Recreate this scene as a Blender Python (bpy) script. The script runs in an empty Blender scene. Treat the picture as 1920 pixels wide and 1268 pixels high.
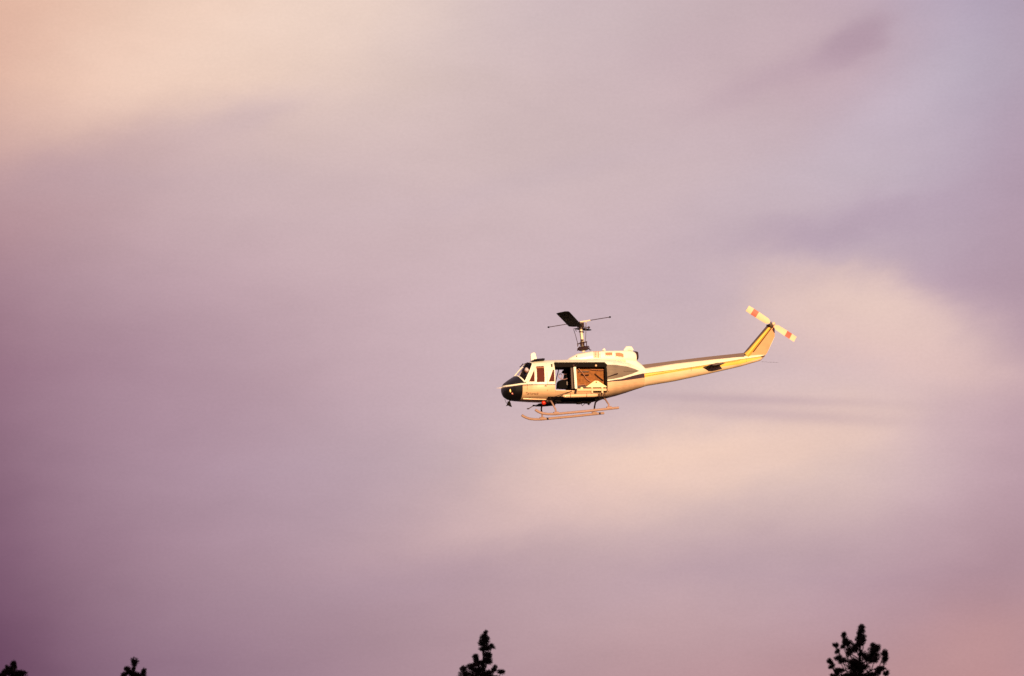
import bpy, bmesh, math, random
from mathutils import Vector, Matrix, Euler
random.seed(7)
C = bpy.context.scene
COL = C.collection
rad = math.radians

# ------------------------------------------------------------------ camera
FPX = 135.0 / 36.0 * 1920.0            # focal length in photo pixels
EL0 = rad(12.0)
EYE = Vector((0, 0, 1.7))
camd = bpy.data.cameras.new("camera"); camd.lens = 135; camd.sensor_width = 36
camd.clip_start = 0.5; camd.clip_end = 9000
camd.dof.use_dof = True; camd.dof.focus_distance = 235; camd.dof.aperture_fstop = 2.8
cam = bpy.data.objects.new("camera", camd); COL.objects.link(cam)
cam.location = EYE; cam.rotation_euler = (rad(90) + EL0, 0, 0)
C.camera = cam

# ------------------------------------------------------------------ view
EXPO = 0.6
C.view_settings.view_transform = 'Standard'
C.view_settings.look = 'None'
C.view_settings.gamma = 1; C.view_settings.exposure = EXPO
C.view_settings.use_curve_mapping = False
C.cycles.max_bounces = 8

# ------------------------------------------------------------------ sun
SUN_EL, SUN_AZ = rad(1.6), rad(-6.0)   # low behind the camera
sun_dir = Vector((-math.sin(SUN_AZ) * math.cos(SUN_EL), -math.cos(SUN_AZ) * math.cos(SUN_EL), math.sin(SUN_EL)))
sd = bpy.data.lights.new("sun", 'SUN'); sd.energy = 5.0; sd.angle = rad(0.5); sd.color = (1.0, 0.68, 0.35)
so = bpy.data.objects.new("sun", sd); COL.objects.link(so)
so.rotation_euler = sun_dir.to_track_quat('Z', 'Y').to_euler()
so.location = (-60, -160, 80)

# ------------------------------------------------------------------ sky
def lin(c):
    r = []
    for v in c:
        v /= 255.0
        r.append(v / 12.92 if v <= 0.04045 else ((v + 0.055) / 1.055) ** 2.4)
    return tuple(r)

W = bpy.data.worlds.new("World"); C.world = W; W.use_nodes = True
nt = W.node_tree; nt.nodes.clear()
def N(t, typ, **kw):
    n = t.nodes.new(typ)
    for k, v in kw.items(): setattr(n, k, v)
    return n
def M_(t, op, a, b=None, c=None, clamp=False):
    n = N(t, 'ShaderNodeMath', operation=op, use_clamp=clamp)
    for i, s in enumerate((a, b, c)):
        if s is None: continue
        if isinstance(s, (int, float)): n.inputs[i].default_value = s
        else: t.links.new(s, n.inputs[i])
    return n.outputs[0]
tc = N(nt, 'ShaderNodeTexCoord')
sep = N(nt, 'ShaderNodeSeparateXYZ'); nt.links.new(tc.outputs['Generated'], sep.inputs[0])
X, Y, Z = sep.outputs
az = M_(nt, 'ARCTAN2', X, Y)
el = M_(nt, 'ARCSINE', Z)
# cloud coordinates: azimuth 0..1 and elevation 0..1 over the piece of sky in view (15 by 10 degrees), continuing beyond
U0 = M_(nt, 'ADD', M_(nt, 'MULTIPLY', az, 1.0 / rad(15.45)), 0.5)
V0 = M_(nt, 'ADD', M_(nt, 'MULTIPLY', M_(nt, 'SUBTRACT', EL0, el), 1.0 / rad(10.05)), 0.5)
def noise(scale, detail, vec, rough=0.5, dist=0.0):
    n = N(nt, 'ShaderNodeTexNoise'); n.inputs['Scale'].default_value = scale
    n.inputs['Detail'].default_value = detail; n.inputs['Roughness'].default_value = rough
    n.inputs['Distortion'].default_value = dist
    nt.links.new(vec, n.inputs['Vector']); return n
comb = N(nt, 'ShaderNodeCombineXYZ')
nt.links.new(M_(nt, 'ADD', U0, M_(nt, 'MULTIPLY', V0, 0.35)), comb.inputs[0])
nt.links.new(M_(nt, 'MULTIPLY', V0, 1.0), comb.inputs[1])
warp = noise(2.6, 4, comb.outputs[0], 0.55)
ws = N(nt, 'ShaderNodeSeparateColor'); nt.links.new(warp.outputs['Color'], ws.inputs[0])
U = M_(nt, 'ADD', U0, M_(nt, 'MULTIPLY', M_(nt, 'SUBTRACT', ws.outputs[0], 0.5), 0.16))
V = M_(nt, 'ADD', V0, M_(nt, 'MULTIPLY', M_(nt, 'SUBTRACT', ws.outputs[1], 0.5), 0.12))
AVG = (186, 158, 170)
US = [-0.9, -0.12, 0.0, 0.125, 0.25, 0.375, 0.5, 0.625, 0.75, 0.84, 0.92, 1.0, 1.9]
ROWS = [
 (-1.3, None),
 (0.00, [(228,180,160),(232,186,164),(240,204,184),(240,212,196),(226,204,196),(214,192,194),(208,186,190),(202,178,184),(196,170,182),(188,172,192),(172,157,178)]),
 (0.13, [(218,168,152),(224,176,158),(238,202,184),(236,208,194),(222,198,192),(214,190,190),(210,186,190),(202,176,182),(196,168,180),(190,176,192),(178,162,182)]),
 (0.27, [(180,140,146),(190,150,154),(202,172,176),(208,182,184),(212,186,188),(212,188,190),(208,184,188),(202,180,188),(200,182,194),(196,178,194),(176,152,172)]),
 (0.42, [(160,122,136),(168,130,144),(188,156,166),(202,172,180),(208,180,186),(210,184,190),(206,180,188),(198,176,186),(192,168,182),(188,162,178),(178,150,166)]),
 (0.56, [(138,98,120),(146,106,126),(172,138,152),(190,160,170),(202,174,182),(208,182,188),(208,184,190),(214,188,190),(222,194,194),(214,184,188),(196,164,174)]),
 (0.70, [(122,84,108),(136,98,120),(170,138,154),(186,158,172),(192,166,176),(206,180,184),(218,190,188),(224,196,190),(218,190,188),(206,176,184),(188,154,166)]),
 (0.84, [(110,72,100),(122,84,110),(160,126,144),(176,146,160),(182,152,164),(196,166,172),(202,172,176),(194,164,172),(188,156,168),(184,150,162),(174,138,150)]),
 (1.00, [(92,54,86),(100,60,90),(142,108,130),(160,128,146),(172,140,152),(184,150,158),(192,154,160),(190,150,156),(186,144,150),(190,146,150),(190,140,142)]),
 (1.9, None)]
prev = None; prevv = None
for v, cols in ROWS:
    if cols is None: out = None
    else:
        mr = N(nt, 'ShaderNodeMapRange'); mr.inputs[1].default_value = US[0]; mr.inputs[2].default_value = US[-1]
        nt.links.new(U, mr.inputs[0])
        cr = N(nt, 'ShaderNodeValToRGB'); nt.links.new(mr.outputs[0], cr.inputs[0])
        rp = cr.color_ramp; rp.interpolation = 'B_SPLINE'
        cc = [AVG] + list(cols) + [AVG]
        rp.elements[0].position = 0; rp.elements[1].position = 1
        for u_ in US[1:-1]: rp.elements.new((u_ - US[0]) / (US[-1] - US[0]))
        for e, c in zip(rp.elements, cc): e.color = (*lin(c), 1)
        out = cr.outputs[0]
    if prevv is None:
        rgb = N(nt, 'ShaderNodeRGB'); rgb.outputs[0].default_value = (*lin(AVG), 1); prev = rgb.outputs[0]
    else:
        if out is None:
            rgb = N(nt, 'ShaderNodeRGB'); rgb.outputs[0].default_value = (*lin(AVG), 1); out = rgb.outputs[0]
        w = N(nt, 'ShaderNodeMapRange', interpolation_type='SMOOTHSTEP' if v in (0.0, 1.9) else 'LINEAR')
        w.inputs[1].default_value = prevv; w.inputs[2].default_value = v
        nt.links.new(V, w.inputs[0])
        mx = N(nt, 'ShaderNodeMix', data_type='RGBA')
        nt.links.new(w.outputs[0], mx.inputs['Factor']); nt.links.new(prev, mx.inputs['A']); nt.links.new(out, mx.inputs['B'])
        prev = mx.outputs['Result']
    prevv = v
# single cloud banks and gaps, placed by azimuth and elevation, with ragged edges
edge = noise(9.0, 5, comb.outputs[0], 0.6)
es_ = N(nt, 'ShaderNodeSeparateColor'); nt.links.new(edge.outputs['Color'], es_.inputs[0])
UE = M_(nt, 'ADD', U, M_(nt, 'MULTIPLY', M_(nt, 'SUBTRACT', es_.outputs[0], 0.5), 0.07))
VE = M_(nt, 'ADD', V, M_(nt, 'MULTIPLY', M_(nt, 'SUBTRACT', es_.outputs[1], 0.5), 0.07))
def bank(cx, cy, sx, sy, rot, col, strength, power=1.0, soft=False):
    global prev
    dx = M_(nt, 'MULTIPLY', M_(nt, 'SUBTRACT', U0 if soft else UE, cx / 1920.0), 1920.0)
    dy = M_(nt, 'MULTIPLY', M_(nt, 'SUBTRACT', V0 if soft else VE, cy / 1268.0), 1268.0)
    c, s_ = math.cos(rad(rot)), math.sin(rad(rot))
    a = M_(nt, 'ADD', M_(nt, 'MULTIPLY', dx, c / sx), M_(nt, 'MULTIPLY', dy, -s_ / sx))
    b = M_(nt, 'ADD', M_(nt, 'MULTIPLY', dx, s_ / sy), M_(nt, 'MULTIPLY', dy, c / sy))
    q = M_(nt, 'ADD', M_(nt, 'MULTIPLY', a, a), M_(nt, 'MULTIPLY', b, b))
    if power != 1.0: q = M_(nt, 'POWER', q, power)
    f = M_(nt, 'MULTIPLY', M_(nt, 'EXPONENT', M_(nt, 'MULTIPLY', q, -1.0)), strength)
    mx = N(nt, 'ShaderNodeMix', data_type='RGBA'); nt.links.new(f, mx.inputs['Factor'])
    nt.links.new(prev, mx.inputs['A']); mx.inputs['B'].default_value = (*lin(col), 1); prev = mx.outputs['Result']
bank(330, 80, 420, 130, 22, (250, 216, 196), .6)
bank(560, 20, 280, 80, 20, (246, 220, 206), .4)
bank(430, 235, 130, 40, 20, (196, 172, 184), .35)
bank(150, 340, 230, 50, 12, (182, 154, 166), .3)
bank(1585, 95, 95, 42, 25, (178, 150, 166), .75, 1.7)
bank(1450, 160, 150, 30, 15, (188, 160, 174), .4)
bank(1340, 90, 120, 60, 15, (202, 174, 184), .25)
bank(1680, 240, 240, 70, 25, (206, 192, 208), .35)
bank(1610, 585, 215, 90, -14, (236, 204, 192), .75, 1.7)
bank(1640, 540, 100, 45, -10, (242, 212, 198), .35, 1.4)
bank(1690, 680, 250, 50, -10, (228, 194, 188), .5)
bank(1280, 862, 270, 74, 12, (251, 215, 195), .95)
bank(1080, 950, 280, 58, 16, (228, 194, 188), .55)
bank(1500, 830, 200, 48, 14, (238, 204, 190), .45)
bank(1400, 752, 240, 10, -2.5, (190, 162, 172), .5, 1.0, True)
bank(1480, 783, 230, 14, -4, (196, 168, 176), .45, 1.0, True)
bank(1600, 430, 240, 32, 6, (178, 154, 174), .5, 1.3)
bank(1330, 1060, 340, 50, 12, (182, 154, 168), .4)
bank(760, 1110, 260, 40, 8, (172, 144, 160), .3)
bank(1860, 1200, 190, 70, 20, (198, 152, 152), .45)
bank(1000, 330, 330, 26, 12, (204, 182, 192), .2)
bank(300, 760, 300, 200, 0, (180, 148, 166), .35, 1.0, True)
# soft streaks and mottling inside the cloud layer
streak = N(nt, 'ShaderNodeMapping'); streak.inputs['Rotation'].default_value = (0, 0, rad(24)); streak.inputs['Scale'].default_value = (1.0, 1.6, 1)
cb2 = N(nt, 'ShaderNodeCombineXYZ'); nt.links.new(U0, cb2.inputs[0]); nt.links.new(V0, cb2.inputs[1])
nt.links.new(cb2.outputs[0], streak.inputs[0])
n1 = noise(3.0, 7, streak.outputs[0], 0.55, 0.4)
n3 = noise(7.0, 9, streak.outputs[0], 0.62, 0.2)
n2 = noise(260.0, 2, cb2.outputs[0], 0.7)
k = M_(nt, 'ADD', M_(nt, 'MULTIPLY', M_(nt, 'SUBTRACT', n1.outputs[0], 0.5), 0.15), 1.0)
k = M_(nt, 'MULTIPLY', k, M_(nt, 'ADD', M_(nt, 'MULTIPLY', M_(nt, 'SUBTRACT', n3.outputs[0], 0.5), 0.14), 1.0))
k = M_(nt, 'MULTIPLY', k, M_(nt, 'ADD', M_(nt, 'MULTIPLY', M_(nt, 'SUBTRACT', n2.outputs[0], 0.5), 0.10), 1.0))
vm = N(nt, 'ShaderNodeVectorMath', operation='SCALE'); nt.links.new(prev, vm.inputs[0]); nt.links.new(k, vm.inputs['Scale'])
bg_c = N(nt, 'ShaderNodeBackground'); nt.links.new(vm.outputs[0], bg_c.inputs[0]); bg_c.inputs[1].default_value = 2 ** -EXPO
sky = N(nt, 'ShaderNodeTexSky', sky_type='NISHITA', sun_disc=False)
sky.sun_elevation = SUN_EL; sky.sun_rotation = rad(180) + SUN_AZ
bg_s = N(nt, 'ShaderNodeBackground'); nt.links.new(sky.outputs[0], bg_s.inputs[0]); bg_s.inputs[1].default_value = 0.06
mixs = N(nt, 'ShaderNodeMixShader'); mixs.inputs[0].default_value = 0.96
nt.links.new(bg_s.outputs[0], mixs.inputs[1]); nt.links.new(bg_c.outputs[0], mixs.inputs[2])
wo = N(nt, 'ShaderNodeOutputWorld'); nt.links.new(mixs.outputs[0], wo.inputs[0])

# ------------------------------------------------------------------ helpers
def tag(o, label=None, cat=None, group=None, kind=None):
    if label: o['label'] = label
    if cat: o['category'] = cat
    if group: o['group'] = group
    if kind: o['kind'] = kind
    return o
def link(name, me, parent=None):
    o = bpy.data.objects.new(name, me); COL.objects.link(o)
    if parent: o.parent = parent
    return o
def mat(name, col, rough=0.5, metal=0.0, var=0.12, scale=3.0, bump=0.0, coat=0.0, spec=0.5, alpha=None):
    m = bpy.data.materials.new(name); m.use_nodes = True
    t = m.node_tree; b = t.nodes['Principled BSDF']
    b.inputs['Roughness'].default_value = rough; b.inputs['Metallic'].default_value = metal
    b.inputs['Coat Weight'].default_value = coat; b.inputs['Specular IOR Level'].default_value = spec
    tcn = N(t, 'ShaderNodeTexCoord')
    n = N(t, 'ShaderNodeTexNoise'); n.inputs['Scale'].default_value = scale; n.inputs['Detail'].default_value = 5
    t.links.new(tcn.outputs['Object'], n.inputs['Vector'])
    f = M_(t, 'ADD', M_(t, 'MULTIPLY', M_(t, 'SUBTRACT', n.outputs[0], 0.5), 2 * var), 1.0)
    v = N(t, 'ShaderNodeVectorMath', operation='SCALE'); v.inputs[0].default_value = col
    t.links.new(f, v.inputs['Scale']); t.links.new(v.outputs[0], b.inputs['Base Color'])
    if bump:
        bp = N(t, 'ShaderNodeBump'); bp.inputs['Strength'].default_value = bump; bp.inputs['Distance'].default_value = 0.02
        t.links.new(n.outputs[0], bp.inputs['Height']); t.links.new(bp.outputs[0], b.inputs['Normal'])
    if alpha is not None:
        tr = N(t, 'ShaderNodeBsdfTransparent'); tr.inputs[0].default_value = (*alpha[1], 1)
        ms = N(t, 'ShaderNodeMixShader'); ms.inputs[0].default_value = alpha[0]
        t.links.new(tr.outputs[0], ms.inputs[1]); t.links.new(b.outputs[0], ms.inputs[2])
        t.links.new(ms.outputs[0], t.nodes['Material Output'].inputs[0])
    return m
def finish(bm, name, m, parent=None, smooth=None):
    bmesh.ops.recalc_face_normals(bm, faces=bm.faces)
    me = bpy.data.meshes.new(name); bm.to_mesh(me); bm.free()
    for x in (m if isinstance(m, (list, tuple)) else [m]): me.materials.append(x)
    if smooth is not None:
        for p in me.polygons: p.use_smooth = True
        if smooth < 179: me.set_sharp_from_angle(angle=rad(smooth))
    return link(name, me, parent)
def box(bm, a, b, bev=0.0):
    a = Vector(a); b = Vector(b)
    r = bmesh.ops.create_cube(bm, size=1.0)
    for v in r['verts']:
        v.co = Vector(((a[i] + b[i]) / 2 + v.co[i] * abs(b[i] - a[i]) for i in range(3)))
    if bev:
        es = list({e for v in r['verts'] for e in v.link_edges})
        bmesh.ops.bevel(bm, geom=es, offset=bev, segments=2, profile=0.5, affect='EDGES')
def tube(bm, pts, r, seg=8, cap=True, flat=1.0):
    pts = [Vector(p) for p in pts]
    rs = r if isinstance(r, (list, tuple)) else [r] * len(pts)
    rings = []
    prevn = None
    for i, p in enumerate(pts):
        d = (pts[min(i + 1, len(pts) - 1)] - pts[max(i - 1, 0)]).normalized()
        if prevn is None:
            n = d.cross(Vector((0, 0, 1)))
            if n.length < 0.05: n = d.cross(Vector((0, 1, 0)))
        else: n = prevn - d * prevn.dot(d)
        n.normalize(); prevn = n; b = d.cross(n)
        rings.append([bm.verts.new(p + (n * math.cos(2 * math.pi * k / seg) + b * flat * math.sin(2 * math.pi * k / seg)) * rs[i]) for k in range(seg)])
    for i in range(len(rings) - 1):
        for k in range(seg):
            bm.faces.new((rings[i][k], rings[i][(k + 1) % seg], rings[i + 1][(k + 1) % seg], rings[i + 1][k]))
    if cap:
        bm.faces.new(rings[0]); bm.faces.new(rings[-1])
def ball(bm, c, r, seg=14, sc=(1, 1, 1)):
    bmesh.ops.create_uvsphere(bm, u_segments=seg, v_segments=max(6, seg // 2 + 2), radius=r,
                              matrix=Matrix.Translation(c) @ Matrix.Diagonal((*sc, 1)))
def prism(bm, poly, y0, y1):
    a = [bm.verts.new((x, y0, z)) for x, z in poly]; b = [bm.verts.new((x, y1, z)) for x, z in poly]
    bm.faces.new(a); bm.faces.new(b)
    n = len(poly)
    for i in range(n): bm.faces.new((a[i], a[(i + 1) % n], b[(i + 1) % n], b[i]))
def simple(name, m, parent, fn, smooth=None):
    bm = bmesh.new(); fn(bm); return finish(bm, name, m, parent, smooth)

# ------------------------------------------------------------------ helicopter frame
S = 43.0; D = FPX / S
A, E = rad(14.0), rad(5.5)
f0 = Vector((0, math.cos(EL0), math.sin(EL0))); u0 = Vector((0, -math.sin(EL0), math.cos(EL0))); r0 = Vector((1, 0, 0))
OX, OY = 1090.0, 720.0
hp = EYE + (f0 + r0 * ((OX - 960) / FPX) + u0 * ((634 - OY) / FPX)) * D
fd = (hp - EYE).normalized(); rd = fd.cross(Vector((0, 0, 1))).normalized(); ud = rd.cross(fd)
ca, sa, ce, se = math.cos(A), math.sin(A), math.cos(E), math.sin(E)
AX = rd * ca + fd * sa
AY = rd * (-sa * ce) + fd * (ca * ce) - ud * se
AZ = AX.cross(AY)
HM = Matrix((AX, AY, AZ)).transposed().to_4x4(); HM.translation = hp
def L(px, py, y=0.0):
    """helicopter coordinates of a point seen in the photograph, for a known distance y from the centre line"""
    z = ((OY - py) / S + y * se) / ce
    x = ((px - OX) / S + y * sa * ce + z * sa * se) / ca
    z = ((OY - py) / S + y * se) / ce
    return Vector((x, y, z))
heli = bpy.data.objects.new("helicopter", None); COL.objects.link(heli)
tag(heli, "white and cream helicopter with black nose and open cabin door, flying left under evening clouds", "helicopter")
heli.matrix_world = HM

# stations: x, bottom z, waist z, top z, half width, lower exponent, upper exponent
ST = [(-3.57, -.34, -.27, -.18, .10, 2, 2), (-3.54, -.45, -.27, -.07, .26, 2, 2), (-3.47, -.57, -.26, .03, .42, 2.1, 2.1),
      (-3.32, -.67, -.25, .14, .60, 2.2, 2.2), (-3.12, -.72, -.24, .27, .78, 2.4, 2.4), (-2.98, -.735, -.22, .35, .87, 2.5, 2.5),
      (-2.72, -.75, -.21, .63, 1.03, 2.6, 2.6), (-2.45, -.765, -.20, .91, 1.15, 2.6, 3.0), (-2.25, -.775, -.20, .97, 1.21, 2.6, 3.3), (-1.9, -.785, -.2, .99, 1.27, 2.6, 3.6),
      (-1.5, -.79, -.2, 1.00, 1.30, 2.6, 3.8), (-0.8, -.79, -.2, 1.02, 1.30, 2.6, 3.8), (0.2, -.77, -.18, 1.04, 1.30, 2.6, 3.8), (0.7, -.71, -.15, 1.04, 1.29, 2.6, 3.8),
      (1.15, -.63, -.10, 1.03, 1.22, 2.5, 3.6), (1.6, -.52, -.02, 1.0, 1.02, 2.4, 3.2), (2.0, -.40, .06, .96, .80, 2.3, 2.8), (2.4, -.27, .14, .88, .58, 2.2, 2.5), (2.75, -.165, .22, .74, .43, 2.2, 2.4)]
def station(x):
    if x <= ST[0][0]: return ST[0]
    for a, b in zip(ST, ST[1:]):
        if x <= b[0]:
            t = (x - a[0]) / (b[0] - a[0]); return tuple(p + (q - p) * t for p, q in zip(a, b))
    return ST[-1]
def surf(x, z, s=None):
    s = s or station(x); _, zb, zw, zt, w, nl, nu = s
    if z < zw: q, n = (zw - z) / (zw - zb), nl
    else: q, n = (z - zw) / (zt - zw), nu
    return w * max(0.0, 1 - min(1, q) ** n) ** (1 / n)
def Ls(px, py, fn=None):
    """as L, on the near skin of the fuselage"""
    y = -1.0
    for _ in range(14):
        p = L(px, py, y); y = 0.5 * y + 0.5 * (-(fn or surf)(p.x, p.z))
    return L(px, py, y)
def loft(bm, stations, nseg=56, inset=0.0, sub=4):
    xs = []
    for a, b in zip(stations, stations[1:]):
        for k in range(sub):
            t = k / sub; xs.append(tuple(p + (q - p) * t for p, q in zip(a, b)))
    xs.append(stations[-1])
    rings = []
    for s in xs:
        x, zb, zw, zt, w, nl, nu = s
        zb += inset; zt -= inset; w = max(w - inset, 0.02)
        ring = []
        for k in range(nseg):
            t = 2 * math.pi * k / nseg
            cy, cz = math.sin(t), -math.cos(t)
            n = nl if cz < 0 else nu
            yy = w * math.copysign(abs(cy) ** (2 / n), cy)
            zz = zw + (math.copysign(abs(cz) ** (2 / n), cz)) * ((zw - zb) if cz < 0 else (zt - zw))
            ring.append(bm.verts.new((x, yy, zz)))
        rings.append(ring)
    for a, b in zip(rings, rings[1:]):
        for k in range(nseg): bm.faces.new((a[k], a[(k + 1) % nseg], b[(k + 1) % nseg], b[k]))
    bm.faces.new(rings[0]); bm.faces.new(rings[-1])
    return rings
def tmp_obj(fn):
    bm = bmesh.new(); fn(bm); bmesh.ops.recalc_face_normals(bm, faces=bm.faces)
    me = bpy.data.meshes.new("tmp"); bm.to_mesh(me); bm.free()
    return link("tmp", me)
def boolean(a, b, op):
    md = a.modifiers.new("b", 'BOOLEAN'); md.operation = op; md.object = b; md.solver = 'EXACT'
    dg = bpy.context.evaluated_depsgraph_get(); dg.update()
    me = bpy.data.meshes.new_from_object(a.evaluated_get(dg))
    a.modifiers.clear(); old = a.data; a.data = me; bpy.data.meshes.remove(old)
def kill(o):
    me = o.data; bpy.data.objects.remove(o); bpy.data.meshes.remove(me)

# ------------------------------------------------------------------ materials
WHITE = (0.80, 0.77, 0.66); CREAM = (0.70, 0.43, 0.265)
m_white = mat("white_paint", WHITE, .35, var=.05, scale=1.5, coat=.3)
m_cream = mat("cream_paint", CREAM, .35, var=.07, scale=1.5, coat=.3)
m_black = mat("black_paint", (.004, .0015, .0015), .75, spec=.12)
m_inner = mat("dark_interior", (.02, .011, .010), .8)
m_glassd = mat("brown_reflection_glass", (.085, .018, .015), .7, spec=.1, var=.08, scale=2)  # brown-red reflection of sunset-lit ground put into the pane colour
m_glass = mat("windshield_glass", (.03, .02, .04), .04, alpha=(.05, (.93, .91, .95)))
m_chin = mat("black_gloss_glass", (.006, .003, .004), .12)
m_quilt = mat("brown_quilted_lining", (.22, .075, .018), .9, var=.8, scale=7, bump=.4)
m_dark = mat("dark_brown_metal", (.035, .012, .010), .5, metal=.3)
m_rotor = mat("matt_black_blade", (.002, .0012, .0012), .9, spec=.1)
m_metal = mat("pale_metal", (.72, .58, .42), .4, metal=.0)
m_skid = mat("cream_skid_paint", (.31, .18, .145), .5, var=.25, scale=4)
m_sun_gold = mat("gold_sun_highlight", (.86, .55, .10), .28, metal=.45, var=.1, scale=2)  # sunlight along the fin edge, put into the colour
m_tan = mat("tan_paint", (.50, .23, .105), .5, var=.3, scale=3)
m_grey = mat("olive_grey_paint", (.22, .16, .12), .4, var=.1)
m_red = mat("red_beacon_glass", (.55, .022, .008), .3)
m_redp = mat("red_paint", (.42, .10, .075), .5)
m_bladew = mat("cream_blade_paint", (.66, .48, .33), .45)
m_salmon = mat("salmon_intake_screen", (.42, .17, .09), .7, var=.2, scale=20)
m_pale = mat("pale_yellow_cloth", (.85, .78, .42), .8, var=.08)
m_seat = mat("black_seat_fabric", (.004, .003, .004), .9, spec=.1)
m_skin = mat("skin", (.35, .17, .11), .6)
m_helmet = mat("white_helmet", (.75, .70, .72), .3)
m_suit = mat("dark_blue_suit", (.02, .02, .05), .8)

def curve_node(t, xsock, pts, x0=-3.8, x1=9.0, z0=-1.0, z1=1.6):
    pts = sorted(pts, key=lambda p: p[0])
    fx = M_(t, 'DIVIDE', M_(t, 'SUBTRACT', xsock, x0), x1 - x0, clamp=True)
    fc = N(t, 'ShaderNodeFloatCurve'); cv = fc.mapping.curves[0]; fc.mapping.use_clip = True
    q = [((x - x0) / (x1 - x0), (z - z0) / (z1 - z0)) for x, z in pts]
    q = [(0, q[0][1])] + q + [(1, q[-1][1])]
    cv.points[0].location = q[0]; cv.points[1].location = q[-1]
    for a in q[1:-1]: cv.points.new(*a)
    for p in cv.points: p.handle_type = 'VECTOR'
    fc.mapping.update()
    t.links.new(fx, fc.inputs['Value'])
    return M_(t, 'ADD', M_(t, 'MULTIPLY', fc.outputs[0], z1 - z0), z0)
def paint(name, layers, base, rough=.45, coat=.08):
    """layers: (colour, upper line, lower line, xmin, xmax), later ones on top"""
    m = bpy.data.materials.new(name); m.use_nodes = True; t = m.node_tree; b = t.nodes['Principled BSDF']
    b.inputs['Roughness'].default_value = rough; b.inputs['Coat Weight'].default_value = coat
    tcn = N(t, 'ShaderNodeTexCoord'); sp = N(t, 'ShaderNodeSeparateXYZ'); t.links.new(tcn.outputs['Object'], sp.inputs[0])
    x, y, z = sp.outputs
    rgb = N(t, 'ShaderNodeRGB'); rgb.outputs[0].default_value = (*base, 1); cur = rgb.outputs[0]
    for col, up, lo, xa, xb in layers:
        fac = None
        def mul(f, g): return g if f is None else M_(t, 'MULTIPLY', f, g)
        if up: fac = mul(fac, M_(t, 'LESS_THAN', z, curve_node(t, x, up)))
        if lo: fac = mul(fac, M_(t, 'GREATER_THAN', z, curve_node(t, x, lo)))
        if xa is not None: fac = mul(fac, M_(t, 'GREATER_THAN', x, xa))
        if xb is not None: fac = mul(fac, M_(t, 'LESS_THAN', x, xb))
        mx = N(t, 'ShaderNodeMix', data_type='RGBA'); t.links.new(fac, mx.inputs['Factor'])
        t.links.new(cur, mx.inputs['A']); mx.inputs['B'].default_value = (*col, 1); cur = mx.outputs['Result']
    n = N(t, 'ShaderNodeTexNoise'); n.inputs['Scale'].default_value = 2.2; n.inputs['Detail'].default_value = 6
    mp = N(t, 'ShaderNodeMapping'); mp.inputs['Scale'].default_value = (1, 1, 2.5)
    t.links.new(tcn.outputs['Object'], mp.inputs[0]); t.links.new(mp.outputs[0], n.inputs['Vector'])
    k = M_(t, 'ADD', M_(t, 'MULTIPLY', M_(t, 'SUBTRACT', n.outputs[0], 0.5), 0.30), 1.0)
    n_ = N(t, 'ShaderNodeTexNoise'); n_.inputs['Scale'].default_value = 3.5; n_.inputs['Detail'].default_value = 8; n_.inputs['Roughness'].default_value = .7
    mp2 = N(t, 'ShaderNodeMapping'); mp2.inputs['Scale'].default_value = (.5, 1, 6)
    t.links.new(tcn.outputs['Object'], mp2.inputs[0]); t.links.new(mp2.outputs[0], n_.inputs['Vector'])
    k = M_(t, 'MULTIPLY', k, M_(t, 'ADD', M_(t, 'MULTIPLY', M_(t, 'SUBTRACT', n_.outputs[0], 0.62), 0.7), 1.0, clamp=True))
    v = N(t, 'ShaderNodeVectorMath', operation='SCALE'); t.links.new(cur, v.inputs[0]); t.links.new(k, v.inputs['Scale'])
    t.links.new(v.outputs[0], b.inputs['Base Color'])
    return m
def line(pts, fn=None):
    r = []
    for px, py in pts:
        p = Ls(px, py, fn); r.append((p.x, p.z))
    return r
d_top = line([(944, 726), (962, 723.5), (980, 721), (1040, 720.2), (1090, 718), (1137, 715), (1166, 711), (1185, 705.5), (1206, 700.5)])
d_bot = line([(944, 728), (962, 725.3), (980, 722.7), (1040, 722), (1090, 719.8), (1137, 716.8), (1166, 714.5), (1185, 712), (1206, 709)])
n_top = line([(944, 723), (962, 720.8), (978, 718.3), (990, 717.6)])
g_top = line([(1133, 684), (1156.6, 685), (1175.5, 687.8), (1190, 692.0), (1199, 696.2)])
g_bot = line([(1133, 713.2), (1150, 711), (1166, 707.6), (1185, 701.5), (1199, 696.0)])
BLK = (.003, .0015, .002)
x_nose = Ls(981, 735).x
m_body = paint("fuselage_paint", [
    (CREAM, d_bot, None, None, None),
    (BLK, None, n_top, None, L(990, 700).x - .32),
    (BLK, d_bot, None, None, x_nose),
    ((.20, .15, .115), g_top, g_bot, L(1137, 700, -1.15).x, g_top[-1][0]),
    ((.05, .022, .03), d_top, d_bot, None, None),
    ((.012, .006, .006), [(-4, -.60), (-3, -.64), (-1.9, -.64), (-1.2, -.645), (.6, -.64), (1.2, -.60)], None, -1.75, 1.0)],  # dark sooty belly, with the shade beneath the hull painted in
    WHITE)

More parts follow.
